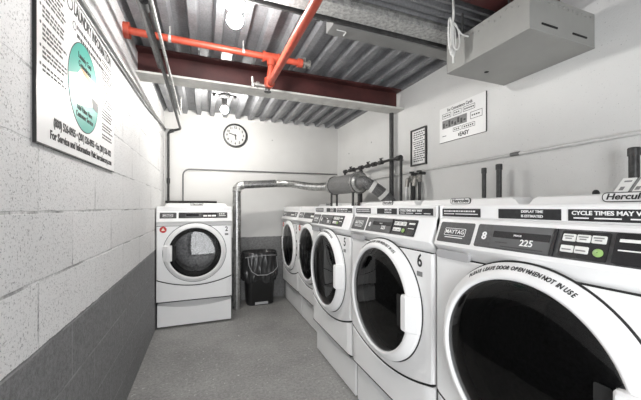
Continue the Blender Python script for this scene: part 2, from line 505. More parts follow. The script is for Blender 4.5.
def make_machine(kind, number, loc, rotz, label, group):
    W = 0.348
    root = thing(kind, label, 'washing machine' if kind == 'washer' else 'dryer', loc, rotz, group)
    hs = 1 if kind == 'washer' else -1            # handle on the right of washers, on the left of dryers
    depth = 0.64
    # --- pedestal with its scooped front
    mb = MB(); n = 24; rings = []
    for i in range(n + 1):
        x = -0.344 + 0.688 * i / n
        zl = 0.226 - 0.040 * (1 - (x / 0.344) ** 2)
        rings.append([(x, 0.04, 0.014), (x, 0.04, zl), (x, 0.056, zl + 0.006), (x, 0.125, 0.2575), (x, depth, 0.2575), (x, depth, 0.014)])
    mb.loft(rings)
    ped = mb.build('pedestal', 'enamel', root, smooth=25)
    for x in (-0.31, 0.31):
        for y in (0.09, depth - 0.06):
            MB().lathe([(0.02, 0.0), (0.02, 0.010), (0.012, 0.016)], 12, Matrix.Translation((x, y, 0)), True, True).build('foot', 'rubber', ped)
    # --- cabinet: side, back, top and bottom sheets
    mb = MB()
    mb.box(-W, 0.02, 0.2625, -W + 0.004, depth, 1.186)
    mb.box(W - 0.004, 0.02, 0.2625, W, depth, 1.186)
    mb.box(-W + 0.004, depth - 0.004, 0.2625, W - 0.004, depth, 1.186)
    mb.box(-W + 0.004, 0.045, 0.2625, W - 0.004, depth - 0.004, 0.2665)
    mb.box(-W, 0.05, 1.186, W, depth, 1.190)
    mb.build('cabinet', 'enamel', root, smooth=0)
    # --- lower front panel, its top edge a shallow bow
    mb = MB(); rings = []
    for i in range(n + 1):
        x = -W + 2 * W * i / n
        c = 0.010 if i in (0, n) else 0.0
        zt = arc_z(x) - 0.0065
        rings.append([(x, c, 0.270), (x, c, zt - 0.004), (x, 0.004 + c, zt), (x, 0.03, zt), (x, 0.03, 0.266), (x, 0.004 + c, 0.266)])
    mb.loft(rings)
    mb.build('lower_panel', 'enamel', root, smooth=25)
    # --- door panel with its round opening
    angs = sorted(set([2 * PI * k / 96 for k in range(96)] + [math.atan2(sz, sx) % (2 * PI) for sx, sz in
                  ((0.348, 0.998 - DZ), (-0.348, 0.998 - DZ), (0.348, arc_z(0.348) + 0.003 - DZ), (-0.348, arc_z(0.348) + 0.003 - DZ))]))
    RH = 0.262
    mb = MB()
    r_in1 = [(RH * math.cos(a), 0.05, DZ + RH * math.sin(a)) for a in angs]
    r_in0 = [(RH * math.cos(a), 0.0, DZ + RH * math.sin(a)) for a in angs]
    o0 = [outline_pt(a, W - 0.010, 0.994, 0.007) for a in angs]
    o1 = [outline_pt(a, W - 0.003, 0.997, 0.003) for a in angs]
    o2 = [outline_pt(a, W, 0.998, 0.002) for a in angs]
    mb.loft([r_in1, r_in0, [(x, 0, z) for x, z in o0], [(x, 0.004, z) for x, z in o1], [(x, 0.012, z) for x, z in o2], [(x, 0.03, z) for x, z in o2]], True, False, False)
    mb.build('door_panel', 'enamel', root, smooth=28)
    # dark recess line behind the panel joints
    MB().box(-W + 0.006, 0.0305, 0.27, -0.29, 0.036, 1.03).box(0.29, 0.0305, 0.27, W - 0.006, 0.036, 1.03).box(-0.29, 0.0305, 0.27, 0.29, 0.036, 0.45).box(-0.29, 0.0305, 1.0, 0.29, 0.036, 1.03).build('inner_liner', 'dark_gap', root, smooth=0)
    seam = MB(); rings = []
    for i in range(n + 1):
        x = (-W + 0.004) + 2 * (W - 0.004) * i / n; za = arc_z(x)
        rings.append([(x, 0.0035, za - 0.0065), (x, 0.0035, za + 0.0025), (x, 0.028, za + 0.0025), (x, 0.028, za - 0.0065)])
    seam.loft(rings).build('panel_seam', 'dark_gap', root)
    MB().box(-W + 0.004, 0.006, 0.2565, W - 0.004, 0.029, 0.2665).build('pedestal_seam', 'dark_gap', root, smooth=0)
    MB().box(-W + 0.004, 0.0035, 0.9965, W - 0.004, 0.014, 1.0005).build('console_seam', 'dark_gap', root, smooth=0)
    # --- drum and rubber gasket
    F = frame((0, 0, DZ), (1, 0, 0), (0, 0, 1))           # local z points out of the front (-y)
    F = F  # x right, y up, z = x cross y = -y
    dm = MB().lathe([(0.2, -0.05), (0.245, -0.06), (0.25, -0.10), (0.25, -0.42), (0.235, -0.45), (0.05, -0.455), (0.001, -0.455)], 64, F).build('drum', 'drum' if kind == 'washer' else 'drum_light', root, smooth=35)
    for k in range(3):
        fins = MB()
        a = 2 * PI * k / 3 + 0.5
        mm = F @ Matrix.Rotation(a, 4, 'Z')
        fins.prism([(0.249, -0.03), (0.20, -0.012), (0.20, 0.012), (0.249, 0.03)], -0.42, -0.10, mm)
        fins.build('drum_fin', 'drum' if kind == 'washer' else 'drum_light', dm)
    MB().lathe([(0.262, -0.048), (0.262, -0.03), (0.235, -0.02), (0.205, -0.03), (0.20, -0.05)], 64, F).build('gasket', 'rubber', root)
    # --- door: ring, glass, handle
    if kind == 'dryer': F = F @ Matrix.Diagonal((1, 1, 0.62, 1))      # flatter doors on the dryers
    ring = MB().lathe([(0.2885, 0.0005), (0.290, 0.012), (0.286, 0.0205), (0.266, 0.0395), (0.258, 0.0455), (0.252, 0.047), (0.247, 0.0455), (0.243, 0.040), (0.243, 0.010), (0.262, 0.004)], 96, F).build('door_ring', 'plastic_white', root, smooth=40)
    MB().lathe([(0.2945, 0.0004), (0.2945, 0.0022), (0.289, 0.0022)], 96, F).build('ring_seal', 'rubber', ring)
    MB().lathe([(0.2425, 0.036), (0.236, 0.041), (0.18, 0.044), (0.09, 0.046), (0.001, 0.0465)], 96, F).build('door_glass', 'door_glass' if kind == 'washer' else 'dryer_glass', ring, smooth=60)
    # handle: a rounded block bridging the ring on one side
    hx0, hx1 = (0.213, 0.287) if kind == 'washer' else (0.207, 0.287)
    h = MB(F); rings = []
    for zz, ins, xo in ((0.010, 0.0, hx1 + 0.003), (0.024, 0.0, hx1), (0.052, 0.002, hx1 - 0.030), (0.058, 0.008, hx1 - 0.036)):
        rings.append([(hs * x, y, zz) for x, y in rrect(hx0 + ins, -0.078 + ins, xo, 0.078 - ins, 0.010 - ins * 0.5)])
    h.loft(rings)
    h.build('handle', 'plastic_white', ring, smooth=30)
    MB(F).prism([(hs * x, y) for x, y in rrect(hx0 - 0.034, -0.07, hx0 - 0.001, 0.07, 0.006)], 0.0455, 0.0475).build('finger_recess', 'dark_gap', ring)
    # --- console: sloped fascia over a tucked lip, then the label strip
    sec = [(0.012, 0.9985), (0.012, 1.004), (0.008, 1.016), (-0.004, 1.032), (-0.013, 1.039), (-0.0155, 1.043), (-0.014, 1.048),
           (0.020, 1.135), (0.026, 1.1405), (0.034, 1.1415), (0.034, 1.1435), (0.030, 1.1445), (0.030, 1.182), (0.034, 1.188), (0.06, 1.190), (0.06, 0.9985)]
    cy = 0.035; cz = 1.09
    def sect(x, k): return [(x, cy + (y - cy) * k, cz + (z - cz) * (1 - (1 - k) * 0.35)) for y, z in sec]
    con = MB().loft([sect(-W, 0.82), sect(-W + 0.004, 0.93), sect(-W + 0.012, 1.0), sect(W - 0.012, 1.0), sect(W - 0.004, 0.93), sect(W, 0.82)]).build('console', 'enamel', root, smooth=22)
    S = YAW_SLOPE
    def plate(name, x0, t0, x1, t1, mat, par, d0=0.0003, d1=0.002, r=0.004):
        return MB(S).prism(rrect(x0, t0, x1, t1, r), d0, d1).build(name, mat, par, smooth=30)
    if kind == 'washer':
        p1 = plate('brand_panel', -0.331, 0.010, -0.178, 0.086, 'panel_grey', con, r=0.006)
        MB(S).prism(rrect(-0.303, 0.036, -0.209, 0.064, 0.004), 0.0021, 0.0026).build('brand_outline', 'white_ink', p1)
        MB(S).prism(rrect(-0.301, 0.038, -0.211, 0.062, 0.004), 0.0027, 0.0030).build('brand_ground', 'panel_dark', p1)
        MB().text('MAYTAG', 0.021, S @ Matrix.Translation((-0.256, 0.050, 0.0034)), 1.0, 0.012).build('brand_lettering', 'white_ink', p1, smooth=0)
        MB(S).box(-0.296, 0.028, 0.0021, -0.216, 0.031, 0.0026).build('brand_underline', 'white_ink', p1, smooth=0)
        p2 = plate('control_panel', -0.164, 0.010, 0.249, 0.086, 'panel_grey', con, r=0.006)
        MB().text('8', 0.034, S @ Matrix.Translation((-0.134, 0.047, 0.0024)), 1.0, 0.03).build('panel_symbol', 'white_ink', p2, smooth=0)
        ds = plate('display', -0.106, 0.014, 0.066, 0.082, 'display', p2, 0.0021, 0.0035, 0.004)
        MB(S).prism(rrect(-0.102, 0.046, 0.062, 0.066, 0.002), 0.0036, 0.0040).build('display_window', 'display_black', ds)
        tx = MB()
        tx.text('225', 0.026, S @ Matrix.Translation((0.004, 0.036, 0.0042)), 0.95, 0.01)
        tx.text('PRICE', 0.007, S @ Matrix.Translation((-0.025, 0.056, 0.0044)), 1.3, 0.01)
        tx.build('display_digits', 'white_ink', ds, smooth=0)
        MB(S).box(-0.07, 0.0185, 0.0036, 0.05, 0.0215, 0.0040).box(-0.09, 0.03, 0.0036, -0.05, 0.033, 0.0040).build('display_caption', 'panel_dark', ds, smooth=0)
        MB(S).box(0.0685, 0.012, 0.0021, 0.076, 0.084, 0.0060).build('display_edge', 'display_black', p2, smooth=0)
        bz = plate('button_bezel', 0.086, 0.014, 0.184, 0.082, 'display_black', p2, 0.0021, 0.0030, 0.004)
        for k in range(3):
            bt = MB(S).prism(rrect(0.091 + k * 0.030, 0.055, 0.118 + k * 0.030, 0.073, 0.002), 0.0031, 0.006).build('cycle_button', 'label_white', bz)
            MB(S).box(0.094 + k * 0.030, 0.066, 0.0061, 0.114 + k * 0.030, 0.069, 0.0064).box(0.097 + k * 0.030, 0.060, 0.0061, 0.111 + k * 0.030, 0.063, 0.0064).build('button_caption', 'ink_grey', bt, smooth=0)
        for k in range(2):
            bt = MB(S).prism(rrect(0.091 + k * 0.030, 0.027, 0.118 + k * 0.030, 0.044, 0.002), 0.0031, 0.006).build('cycle_button', 'label_white', bz)
            MB(S).box(0.094 + k * 0.030, 0.032, 0.0061, 0.114 + k * 0.030, 0.035, 0.0064).build('button_caption', 'ink_grey', bt, smooth=0)
        sb = MB(S @ Matrix.Translation((0.167, 0.033, 0))).lathe([(0.0095, 0.003), (0.0095, 0.006), (0.007, 0.0075), (0.001, 0.0078)], 24).build('start_button', 'green_button', bz)
        sb['label'] = 'round green start button'
        cp = plate('card_reader', 0.194, 0.014, 0.246, 0.082, 'display_black', p2, 0.0021, 0.008, 0.004)
        MB(S).box(0.202, 0.042, 0.0081, 0.241, 0.045, 0.0086).box(0.202, 0.062, 0.0081, 0.241, 0.069, 0.0084).build('reader_marking', 'label_white', cp, smooth=0)
        # detergent drawer pull under the brand panel
        MB(frame((0, -0.0045, 1.014), (1, 0, 0), (0, 0, 1))).prism(rrect(-0.336, -0.020, -0.188, 0.010, 0.010), -0.012, 0.003).build('detergent_drawer', 'plastic_grey', root)
        strips = ((-0.345, -0.172, 0), (-0.106, 0.072, 1), (0.088, 0.318, 2))
    else:
        p1 = plate('brand_panel', -0.318, 0.030, -0.172, 0.090, 'panel_grey', con)
        MB(S).prism(rrect(-0.292, 0.045, -0.202, 0.075, 0.004), 0.0021, 0.0026).build('brand_outline', 'white_ink', p1)
        MB(S).prism(rrect(-0.289, 0.048, -0.205, 0.072, 0.004), 0.0027, 0.0030).build('brand_ground', 'panel_dark', p1)
        MB().text('MAYTAG', 0.020, S @ Matrix.Translation((-0.247, 0.060, 0.0034)), 1.0, 0.012).build('brand_lettering', 'white_ink', p1, smooth=0)
        p2 = plate('control_panel', -0.153, 0.030, 0.304, 0.090, 'panel_dark', con)
        ds = plate('display', -0.09, 0.036, 0.05, 0.084, 'display', p2, 0.0021, 0.0035, 0.003)
        MB(S).prism(rrect(-0.085, 0.052, 0.03, 0.074, 0.002), 0.0036, 0.0040).build('display_window', 'display_black', ds)
        bz = plate('button_bezel', 0.065, 0.036, 0.20, 0.084, 'display_black', p2, 0.0021, 0.0030, 0.003)
        for k in range(3):
            MB(S).prism(rrect(0.072 + k * 0.042, 0.045, 0.108 + k * 0.042, 0.062, 0.002), 0.0031, 0.006).build('cycle_button', 'label_white', bz)
        cp = plate('card_reader', 0.212, 0.036, 0.297, 0.084, 'panel_grey', p2, 0.0021, 0.006, 0.003)
        MB(S).box(0.222, 0.05, 0.0061, 0.287, 0.056, 0.0066).box(0.225, 0.066, 0.0061, 0.235, 0.078, 0.0064).box(0.245, 0.066, 0.0061, 0.255, 0.078, 0.0064).box(0.265, 0.066, 0.0061, 0.275, 0.078, 0.0064).build('reader_marking', 'label_white', cp, smooth=0)
        strips = ()
    V = frame((0, 0.030, 1.163), (1, 0, 0), (0, 0, 1))       # the strip's upright face
    for x0, x1, q in strips:
        st = MB(V).box(x0, -0.0165, 0.0003, x1, 0.0125, 0.001).build('instruction_strip', 'panel_dark', con, smooth=0)
        tx = MB(); xm = (x0 + x1) / 2
        if q == 0:
            r = random.Random(number)
            x = x0 + 0.01
            while x < x1 - 0.02:
                w = r.uniform(0.005, 0.016); tx.box(x, 0.001, 0.0011, x + w, 0.006, 0.0014, V); x += w + 0.003
            tx.box(x0 + 0.01, -0.008, 0.0011, x0 + 0.06, -0.005, 0.0014, V); tx.box(x0 + 0.066, -0.008, 0.0011, x1 - 0.01, -0.005, 0.0014, V)
        elif q == 1:
            tx.text('DISPLAY TIME', 0.0100, V @ Matrix.Translation((xm + 0.014, 0.005, 0.0015)), 1.0, 0.02)
            tx.text('IS ESTIMATED', 0.0100, V @ Matrix.Translation((xm + 0.014, -0.008, 0.0015)), 1.0, 0.02)
        else:
            tx.text('CYCLE TIMES MAY VARY', 0.0135, V @ Matrix.Translation((x0 + 0.008, 0.003, 0.0015)), 1.06, 0.03, 'LEFT')
            for k, (a, w) in enumerate(((0.012, 0.032), (0.055, 0.05), (0.12, 0.04), (0.175, 0.04))):
                tx.box(x0 + a, -0.0105, 0.0011, x0 + a + w, -0.0075, 0.0014, V)
        tx.build('strip_lettering', 'white_ink', st, smooth=0)
    # --- raised hood at the back of the top with its script badge
    mb = MB(); rings = []
    for x, k in ((-0.335, 0.0), (-0.315, 0.8), (-0.30, 1.0), (0.30, 1.0), (0.315, 0.8), (0.335, 0.0)):
        zt = 1.193 + 0.036 * k
        rings.append([(x, 0.50, 1.190), (x, 0.505, zt - 0.006 * k), (x, 0.515, zt), (x, depth - 0.01, zt), (x, depth, 1.190)])
    mb.loft(rings)
    hood = mb.build('rear_hood', 'enamel', root, smooth=30)
    Hm = frame((0, 0.499, 1.216), (1, 0, 0), (0, 0, 1))
    bd = MB(Hm).prism(rrect(-0.070, -0.017, 0.070, 0.017, 0.014), -0.006, 0.001).build('badge', 'ink', hood)
    MB(Hm).prism(rrect(-0.067, -0.014, 0.067, 0.014, 0.012), 0.0011, 0.0016).build('badge_face', 'plastic_white', bd)
    MB().text('Hercules', 0.029, Hm @ Matrix.Translation((0, 0.001, 0.0022)), 1.12, 0.025, shear=0.25).build('badge_lettering', 'ink', bd, smooth=0)
    # --- number and stickers on the door panel
    P0 = frame((0, -0.0002, 0), (1, 0, 0), (0, 0, 1))
    nx = 0.292 if kind == 'washer' else 0.296
    MB().text(str(number), 0.075 if kind == 'washer' else 0.066, P0 @ Matrix.Translation((nx - (0.02 if kind == 'washer' else 0), 0.958, 0.0004)), 0.85, 0.02).build('machine_number', 'ink', root, smooth=0)
    sk = MB(P0).box(nx - 0.017 - (0.02 if kind == 'washer' else 0), 0.895, 0.0001, nx + 0.017 - (0.02 if kind == 'washer' else 0), 0.915, 0.0006)
    stk = sk.build('small_sticker', 'ink_grey', root, smooth=0)
    if kind == 'dryer':
        rs = MB(P0 @ Matrix.Translation((-0.288, 0.965, 0))).lathe([(0.031, 0.0), (0.031, 0.0008)], 32, None, True, True).build('round_sticker', 'red_sticker', root)
        rs['label'] = 'round red warning sticker'
        MB(P0).prism([(-0.304, 0.955), (-0.272, 0.955), (-0.288, 0.984)], 0.0009, 0.0012).build('sticker_triangle', 'cream_print', rs, smooth=0)
        for z in ((0.66, 0.735, 0.81) if number != 2 else ()):
            MB(P0).box(0.297, z - 0.012, 0.0003, 0.309, z + 0.012, 0.004).build('hinge_screw', 'dark_gap', root, smooth=0)
    else:
        # notice lettered round the top of the door ring
        tx = MB(); msg = 'PLEASE LEAVE DOOR OPEN WHEN NOT IN USE'
        a0, a1 = math.radians(126), math.radians(60)
        rr = 0.2755
        wts = [0.55 if ch in ' I' else (1.25 if ch in 'WMO' else 1.0) for ch in msg]
        tot = sum(wts); acc = 0
        for ch, w in zip(msg, wts):
            a = a0 + (a1 - a0) * (acc + w / 2) / tot; acc += w
            if ch == ' ': continue
            # lies on the ring's cone
            mm = F @ Matrix.Rotation(a - PI / 2, 4, 'Z') @ Matrix.Translation((0, rr, 0.0312)) @ Matrix.Rotation(math.radians(-43.5), 4, 'X')
            tx.text(ch, 0.0185, mm, 0.72, 0.03, shear=0.12)
        tx.build('door_lettering', 'ink', ring, smooth=0)
    return root

R90 = -PI / 2
G = 'coin laundry machines with round doors'
make_machine('dryer', 2, (-0.090, 3.243, 0), 0, 'white front loading dryer numbered 2, alone against the back wall', 'dryers')
make_machine('dryer', 3, (0.935, 3.468, 0), R90, 'white dryer at the far end of the right row, beside the trash bin', 'dryers')
make_machine('dryer', 4, (0.935, 2.764, 0), R90, 'white dryer second from the far end, just behind machine 5', 'dryers')
make_machine('washer', 5, (0.83, 2.003, 0), R90, 'white front loading washer numbered 5, furthest of the three washers', 'washers')
make_machine('washer', 6, (0.83, 1.287, 0), R90, 'white front loading washer numbered 6, middle of the three washers', 'washers')
make_machine('washer', 7, (0.83, 0.574, 0), R90, 'nearest white washer, cropped by the photo, with price 225 on its display', 'washers')

# ------------------------------------------------------------------ trash bin with liner
bx, by = 0.630, 3.770
t = thing('trash_bin', 'black trash bin with a glossy black liner beside the back wall', 'trash bin', (bx, by, 0))
def rr3(hx, hy, z, r=0.07, wob=0.0, seed=0):
    rnd = random.Random(seed); pts = rrect(-hx, -hy, hx, hy, min(r, hx * 0.9, hy * 0.9), 8)
    out = []
    for k, (x, y) in enumerate(pts):
        w = 1 + wob * math.sin(k * 2.1 + seed * 1.3) + wob * 0.7 * rnd.uniform(-1, 1)
        out.append((bx + x * w, by + y * w, z + wob * 0.25 * math.sin(k * 1.3 + seed)))
    return out
body = MB().loft([rr3(0.152, 0.112, 0.0, 0.06), rr3(0.160, 0.120, 0.01, 0.06), rr3(0.196, 0.143, 0.62, 0.12), rr3(0.184, 0.130, 0.62, 0.12), rr3(0.145, 0.105, 0.03, 0.06)]).build('bin_body', 'bin', smooth=40)
foot = MB().box(bx - 0.07, by - 0.126, 0.012, bx + 0.085, by - 0.1155, 0.04).build('grip_recess', 'plastic_grey', smooth=30)
def resample(pts, n):
    P = [Vector((x, y, 0)) for x, y in pts]; P.append(P[0])
    cum = [0]
    for a, b in zip(P[:-1], P[1:]): cum.append(cum[-1] + (b - a).length)
    out = []; k = 0
    for i in range(n):
        d = cum[-1] * i / n
        while cum[k + 1] < d: k += 1
        f = (d - cum[k]) / max(1e-9, cum[k + 1] - cum[k]); q = P[k].lerp(P[k + 1], f); out.append((q.x, q.y))
    return out
rings = []; nl = 144
lay = [(0.285, 0.204, 0.150, 1.6), (0.315, 0.222, 0.157, 1.9), (0.35, 0.229, 0.159, 1.6), (0.40, 0.230, 0.158, 1.3), (0.44, 0.228, 0.156, 1.1), (0.48, 0.226, 0.155, 0.9), (0.52, 0.224, 0.154, 0.8),
       (0.56, 0.221, 0.152, 0.7), (0.60, 0.217, 0.151, 0.5), (0.632, 0.212, 0.149, 0.2), (0.640, 0.205, 0.143, 0.0), (0.630, 0.190, 0.131, 0.0), (0.56, 0.176, 0.118, 0.5), (0.50, 0.10, 0.08, 0.8)]
rl = random.Random(5); ph = [rl.uniform(0, 6.28) for _ in range(8)]
for li, (z, hx, hy, amp) in enumerate(lay):
    ring_ = []
    for k, (x, y) in enumerate(resample(rrect(-hx, -hy, hx, hy, min(0.13, hy * 0.95), 10), nl)):
        a = 2 * PI * k / nl
        f_ = 0.5 * math.sin(13 * a + ph[0] + 0.5 * li) + 0.35 * math.sin(22 * a + ph[1] - 0.7 * li) + 0.3 * math.sin(7 * a + ph[2] + li) + 0.2 * math.sin(37 * a + ph[3] + 1.3 * li)
        g_ = 1 + amp * 0.042 * (f_ - 0.6)
        ring_.append((bx + x * g_, by + y * g_, z + (0.016 * amp * math.sin(5 * a + ph[4]) if li < 2 else 0)))
    rings.append(ring_)
liner = MB().loft(rings, True, False, True).build('bin_liner', 'bag', smooth=80)
sd = MB()
fy = by - 0.165
sd.tube([(bx - 0.16, fy + 0.01, 0.60), (bx - 0.15, fy - 0.006, 0.50), (bx - 0.115, fy - 0.006, 0.42), (bx - 0.05, fy - 0.004, 0.375), (bx + 0.06, fy - 0.004, 0.37), (bx + 0.14, fy - 0.002, 0.40), (bx + 0.20, fy + 0.03, 0.45), (bx + 0.19, fy + 0.03, 0.58)], 0.004, 8)
sd.tube([(bx - 0.19, fy + 0.02, 0.585), (bx - 0.08, fy + 0.004, 0.60), (bx + 0.08, fy + 0.003, 0.605), (bx + 0.18, fy + 0.02, 0.60)], 0.003, 8)
adopt(t, body, foot, liner, sd.build('drawstring', 'plastic_grey'))

# ------------------------------------------------------------------ wall clock
cx, cz, cr = 0.355, 2.088, 0.150
t = thing('wall_clock', 'round black rimmed wall clock with white face on back wall', 'clock', (cx, YB - 0.002, cz))
K = frame((cx, YB - 0.001, cz), (1, 0, 0), (0, 0, 1))
rim = MB().lathe([(cr - 0.02, 0.002), (cr, 0.002), (cr, 0.022), (cr - 0.006, 0.034), (cr - 0.018, 0.034), (cr - 0.024, 0.018)], 64, K).build('rim', 'frame_black')
dial = MB().lathe([(cr - 0.018, 0.004), (cr - 0.018, 0.012), (0.001, 0.012)], 64, K).build('dial', 'dial_grey')
num = MB()
for k in range(1, 13):
    a = PI / 2 - k * PI / 6
    num.text(str(k), 0.040, K @ Matrix.Translation((0.100 * math.cos(a), 0.100 * math.sin(a), 0.0128)), 0.95, 0.035)
nums = num.build('numerals', 'ink', smooth=0)
def hand(name, ang, ln, w, z):
    return MB(K @ Matrix.Rotation(ang, 4, 'Z')).prism([(-0.016, -w), (ln * 0.9, -w), (ln, 0), (ln * 0.9, w), (-0.016, w)], z, z + 0.001).build(name, 'ink', smooth=0)
mh = hand('minute_hand', PI / 2 - 2 * PI * 48 / 60, 0.088, 0.006, 0.0155)
hh = hand('hour_hand', PI / 2 - 2 * PI * 5.75 / 12, 0.058, 0.007, 0.014)
adopt(t, rim, dial, nums, mh, hh)

# ------------------------------------------------------------------ big information board on the left wall
BX = XL + 0.0005
y0, y1, z0, z1 = 1.068, 1.833, 1.366, 1.930
t = thing('information_sign', 'large white laundry information board with a teal disc on left wall', 'sign', (XL, (y0 + y1) / 2, z0))
FS = frame((BX, y0, z0), (0, 1, 0), (0, 0, 1))          # x along the wall, y up, z into the room
w_, h_ = y1 - y0, z1 - z0
board = MB(FS).box(0, 0, 0, w_, h_, 0.008).build('board', 'sign_white', smooth=0)
edge = MB(FS).box(-0.003, -0.004, 0, 0, h_, 0.009).box(0, -0.004, 0, w_, 0, 0.009).build('dark_edge', 'frame_black', smooth=0)  # dark strips along the left and bottom edges of the board
ink = MB()
title = MB().text('LAUNDRY INFORMATION', 0.062, FS @ Matrix.Translation((0.255, 0.530, 0.0086)), 0.62, 0.03, 'LEFT').build('title_lettering', 'ink', smooth=0)
phone = MB().text('(800) 526-0955 \u2022 (201) 526-0955 \u2022 Fax (201) 526-1022', 0.038, FS @ Matrix.Translation((w_ * 0.53, 0.079, 0.0086)), 0.72, 0.025).build('phone_lettering', 'ink', smooth=0)
serv = MB().text('For Service and Information Visit: herculescorp.com', 0.036, FS @ Matrix.Translation((w_ * 0.52, 0.036, 0.0086)), 0.84, 0.03).build('service_lettering', 'ink', smooth=0)
emb = [MB().lathe([(ro, 0.0082), (ro, 0.0088), (ro * 0.78, 0.0088), (ro * 0.78, 0.0082)], 24, FS @ Matrix.Translation((ex, ey, 0))).build('emblem', 'ink') for ro, ex, ey in ((0.026, 0.222, 0.53), (0.016, 0.262, 0.470))]
r = random.Random(3)
def para(x0, x1, ytop, n, dy, th, right_rag=0.3, gap=0.010):
    for i in range(n):
        y = ytop - i * dy; x = x0; xe = x1 - r.uniform(0, right_rag) * (x1 - x0)
        while x < xe:
            w = r.uniform(0.010, 0.028); ink.box(x, y - th / 2, 0.0082, min(x + w, x1), y + th / 2, 0.0088, FS); x += w + 0.006
ylist = 0.545
for nlines in (4, 5, 3, 4, 3, 2):
    ink.box(0.018, ylist - 0.004, 0.0082, 0.025, ylist + 0.004, 0.0088, FS)
    para(0.034, 0.195, ylist, nlines, 0.0135, 0.0065)
    ylist -= nlines * 0.0135 + 0.012
inko = [ink.build('bullet_print', 'ink', smooth=0)]; ink = MB()
para(0.285, 0.60, 0.478, 2, 0.030, 0.014, 0.2)
inko.append(ink.build('heading_print', 'ink', smooth=0)); ink = MB()
for nl, yy in ((2, 0.49), (4, 0.45), (4, 0.385), (3, 0.32), (4, 0.268), (3, 0.20), (2, 0.15)):
    para(0.575, 0.735, yy, nl, 0.0135, 0.0065)
inko.append(ink.build('side_print', 'ink', smooth=0))
OC = FS @ Matrix.Translation((0.362, 0.275, 0)) @ Matrix.Diagonal((0.155, 0.166, 1, 1))
disc = MB(OC).prism([(math.cos(2 * PI * k / 64), math.sin(2 * PI * k / 64)) for k in range(64)], 0.0081, 0.0088).build('teal_disc', 'teal', smooth=0)
dring = MB(OC).loft([[(rr_ * math.cos(2 * PI * k / 64), rr_ * math.sin(2 * PI * k / 64), zz) for k in range(64)] for rr_, zz in ((1.0, 0.0081), (1.02, 0.0081), (1.02, 0.0090), (1.0, 0.0090))], True, False, False).build('disc_outline', 'ink', smooth=0)
band = MB(OC).prism([(-0.985, 0.05), (-0.45, 0.24), (-0.3, 0.38), (0.915, 0.36), (0.985, -0.12), (0.3, -0.33), (-0.4, -0.47), (-0.86, -0.47)], 0.0089, 0.0093).build('picture_band', 'cream_print', smooth=0)
orng = MB(OC).prism([(-0.3, 0.42), (0.89, 0.40), (0.97, 0.10), (0.55, 0.26), (-0.1, 0.33)], 0.0094, 0.0098).build('orange_wedge', 'orange', smooth=0)
crd = MB(OC).prism([(0.45, -0.02), (0.95, -0.06), (0.92, -0.30), (0.55, -0.28)], 0.0094, 0.0099).build('picture_card', 'ink_grey', smooth=0)
dtx = []
for s_, yy in (('Laundry Card', 0.66), ('Convenience', 0.48), ('Add Value Here', -0.52), ('Customer Service', -0.68)):
    dtx.append(MB().text(s_, 0.030, FS @ Matrix.Translation((0.362, 0.275 + yy * 0.166, 0.0092)), 0.8, 0.01).build('disc_lettering', 'ink', smooth=0))
adopt(t, board, edge, title, phone, serv, *inko, disc, dring, band, orng, crd, *dtx, *emb)

# ------------------------------------------------------------------ right wall sign and framed notice
RX = XR - 0.0005
def right_frame(ynear, yfar, z): return frame((RX, yfar, z), (0, -1, 0), (0, 0, 1))
FR = right_frame(1.491, 1.919, 1.695)
w_, h_ = 0.428, 0.272
t = thing('instruction_sign', 'white card payment sign with grey pictures high on right wall', 'sign', (XR, 1.70, 1.695))
board = MB(FR).box(0, 0, 0, w_, h_, 0.006).build('board', 'sign_white', smooth=0)
edge = MB(FR).box(w_, 0.0, 0, w_ + 0.004, h_, 0.007).box(0, -0.003, 0, w_, 0, 0.0065).build('dark_edge', 'frame_black', smooth=0)
ink = MB()
ink.text('For Convenience Cards', 0.034, FR @ Matrix.Translation((0.20, 0.243, 0.0064)), 0.72, 0.015)
def box_outline(mb, x0, y0, x1, y1, fr, w=0.003, z0=0.0062, z1=0.0066):
    mb.box(x0, y0, z0, x1, y0 + w, z1, fr).box(x0, y1 - w, z0, x1, y1, z1, fr).box(x0, y0, z0, x0 + w, y1, z1, fr).box(x1 - w, y0, z0, x1, y1, z1, fr)
for q in ((0.03, 0.185, 0.12, 0.222), (0.14, 0.185, 0.22, 0.222), (0.235, 0.185, 0.34, 0.222), (0.30, 0.115, 0.40, 0.165), (0.14, 0.062, 0.22, 0.092), (0.23, 0.062, 0.34, 0.092)):
    box_outline(ink, *q, FR)
    x = q[0] + 0.012
    while x < q[2] - 0.02:
        ink.box(x, (q[1] + q[3]) / 2 - 0.005, 0.0062, x + 0.012, (q[1] + q[3]) / 2 + 0.005, 0.0066, FR); x += 0.018
ink.text('EASY', 0.042, FR @ Matrix.Translation((0.245, 0.030, 0.0064)), 0.9, 0.03)
ink.box(0.03, 0.045, 0.0062, 0.07, 0.050, 0.0066, FR)
ink.box(0.19, 0.02, 0.0062, 0.20, 0.04, 0.0066, FR)
pic = MB(FR).box(0.03, 0.105, 0.0062, 0.27, 0.170, 0.0066).build('picture_strip', 'ink_grey', smooth=0)
pk = MB(FR)
for k in range(8):
    pk.box(0.036 + k * 0.029, 0.112 + 0.01 * (k % 2), 0.0067, 0.056 + k * 0.029, 0.160 - 0.012 * ((k + 1) % 3), 0.0070)
adopt(t, board, edge, ink.build('lettering', 'ink', smooth=0), pic, pk.build('picture_detail', 'panel_dark', smooth=0))

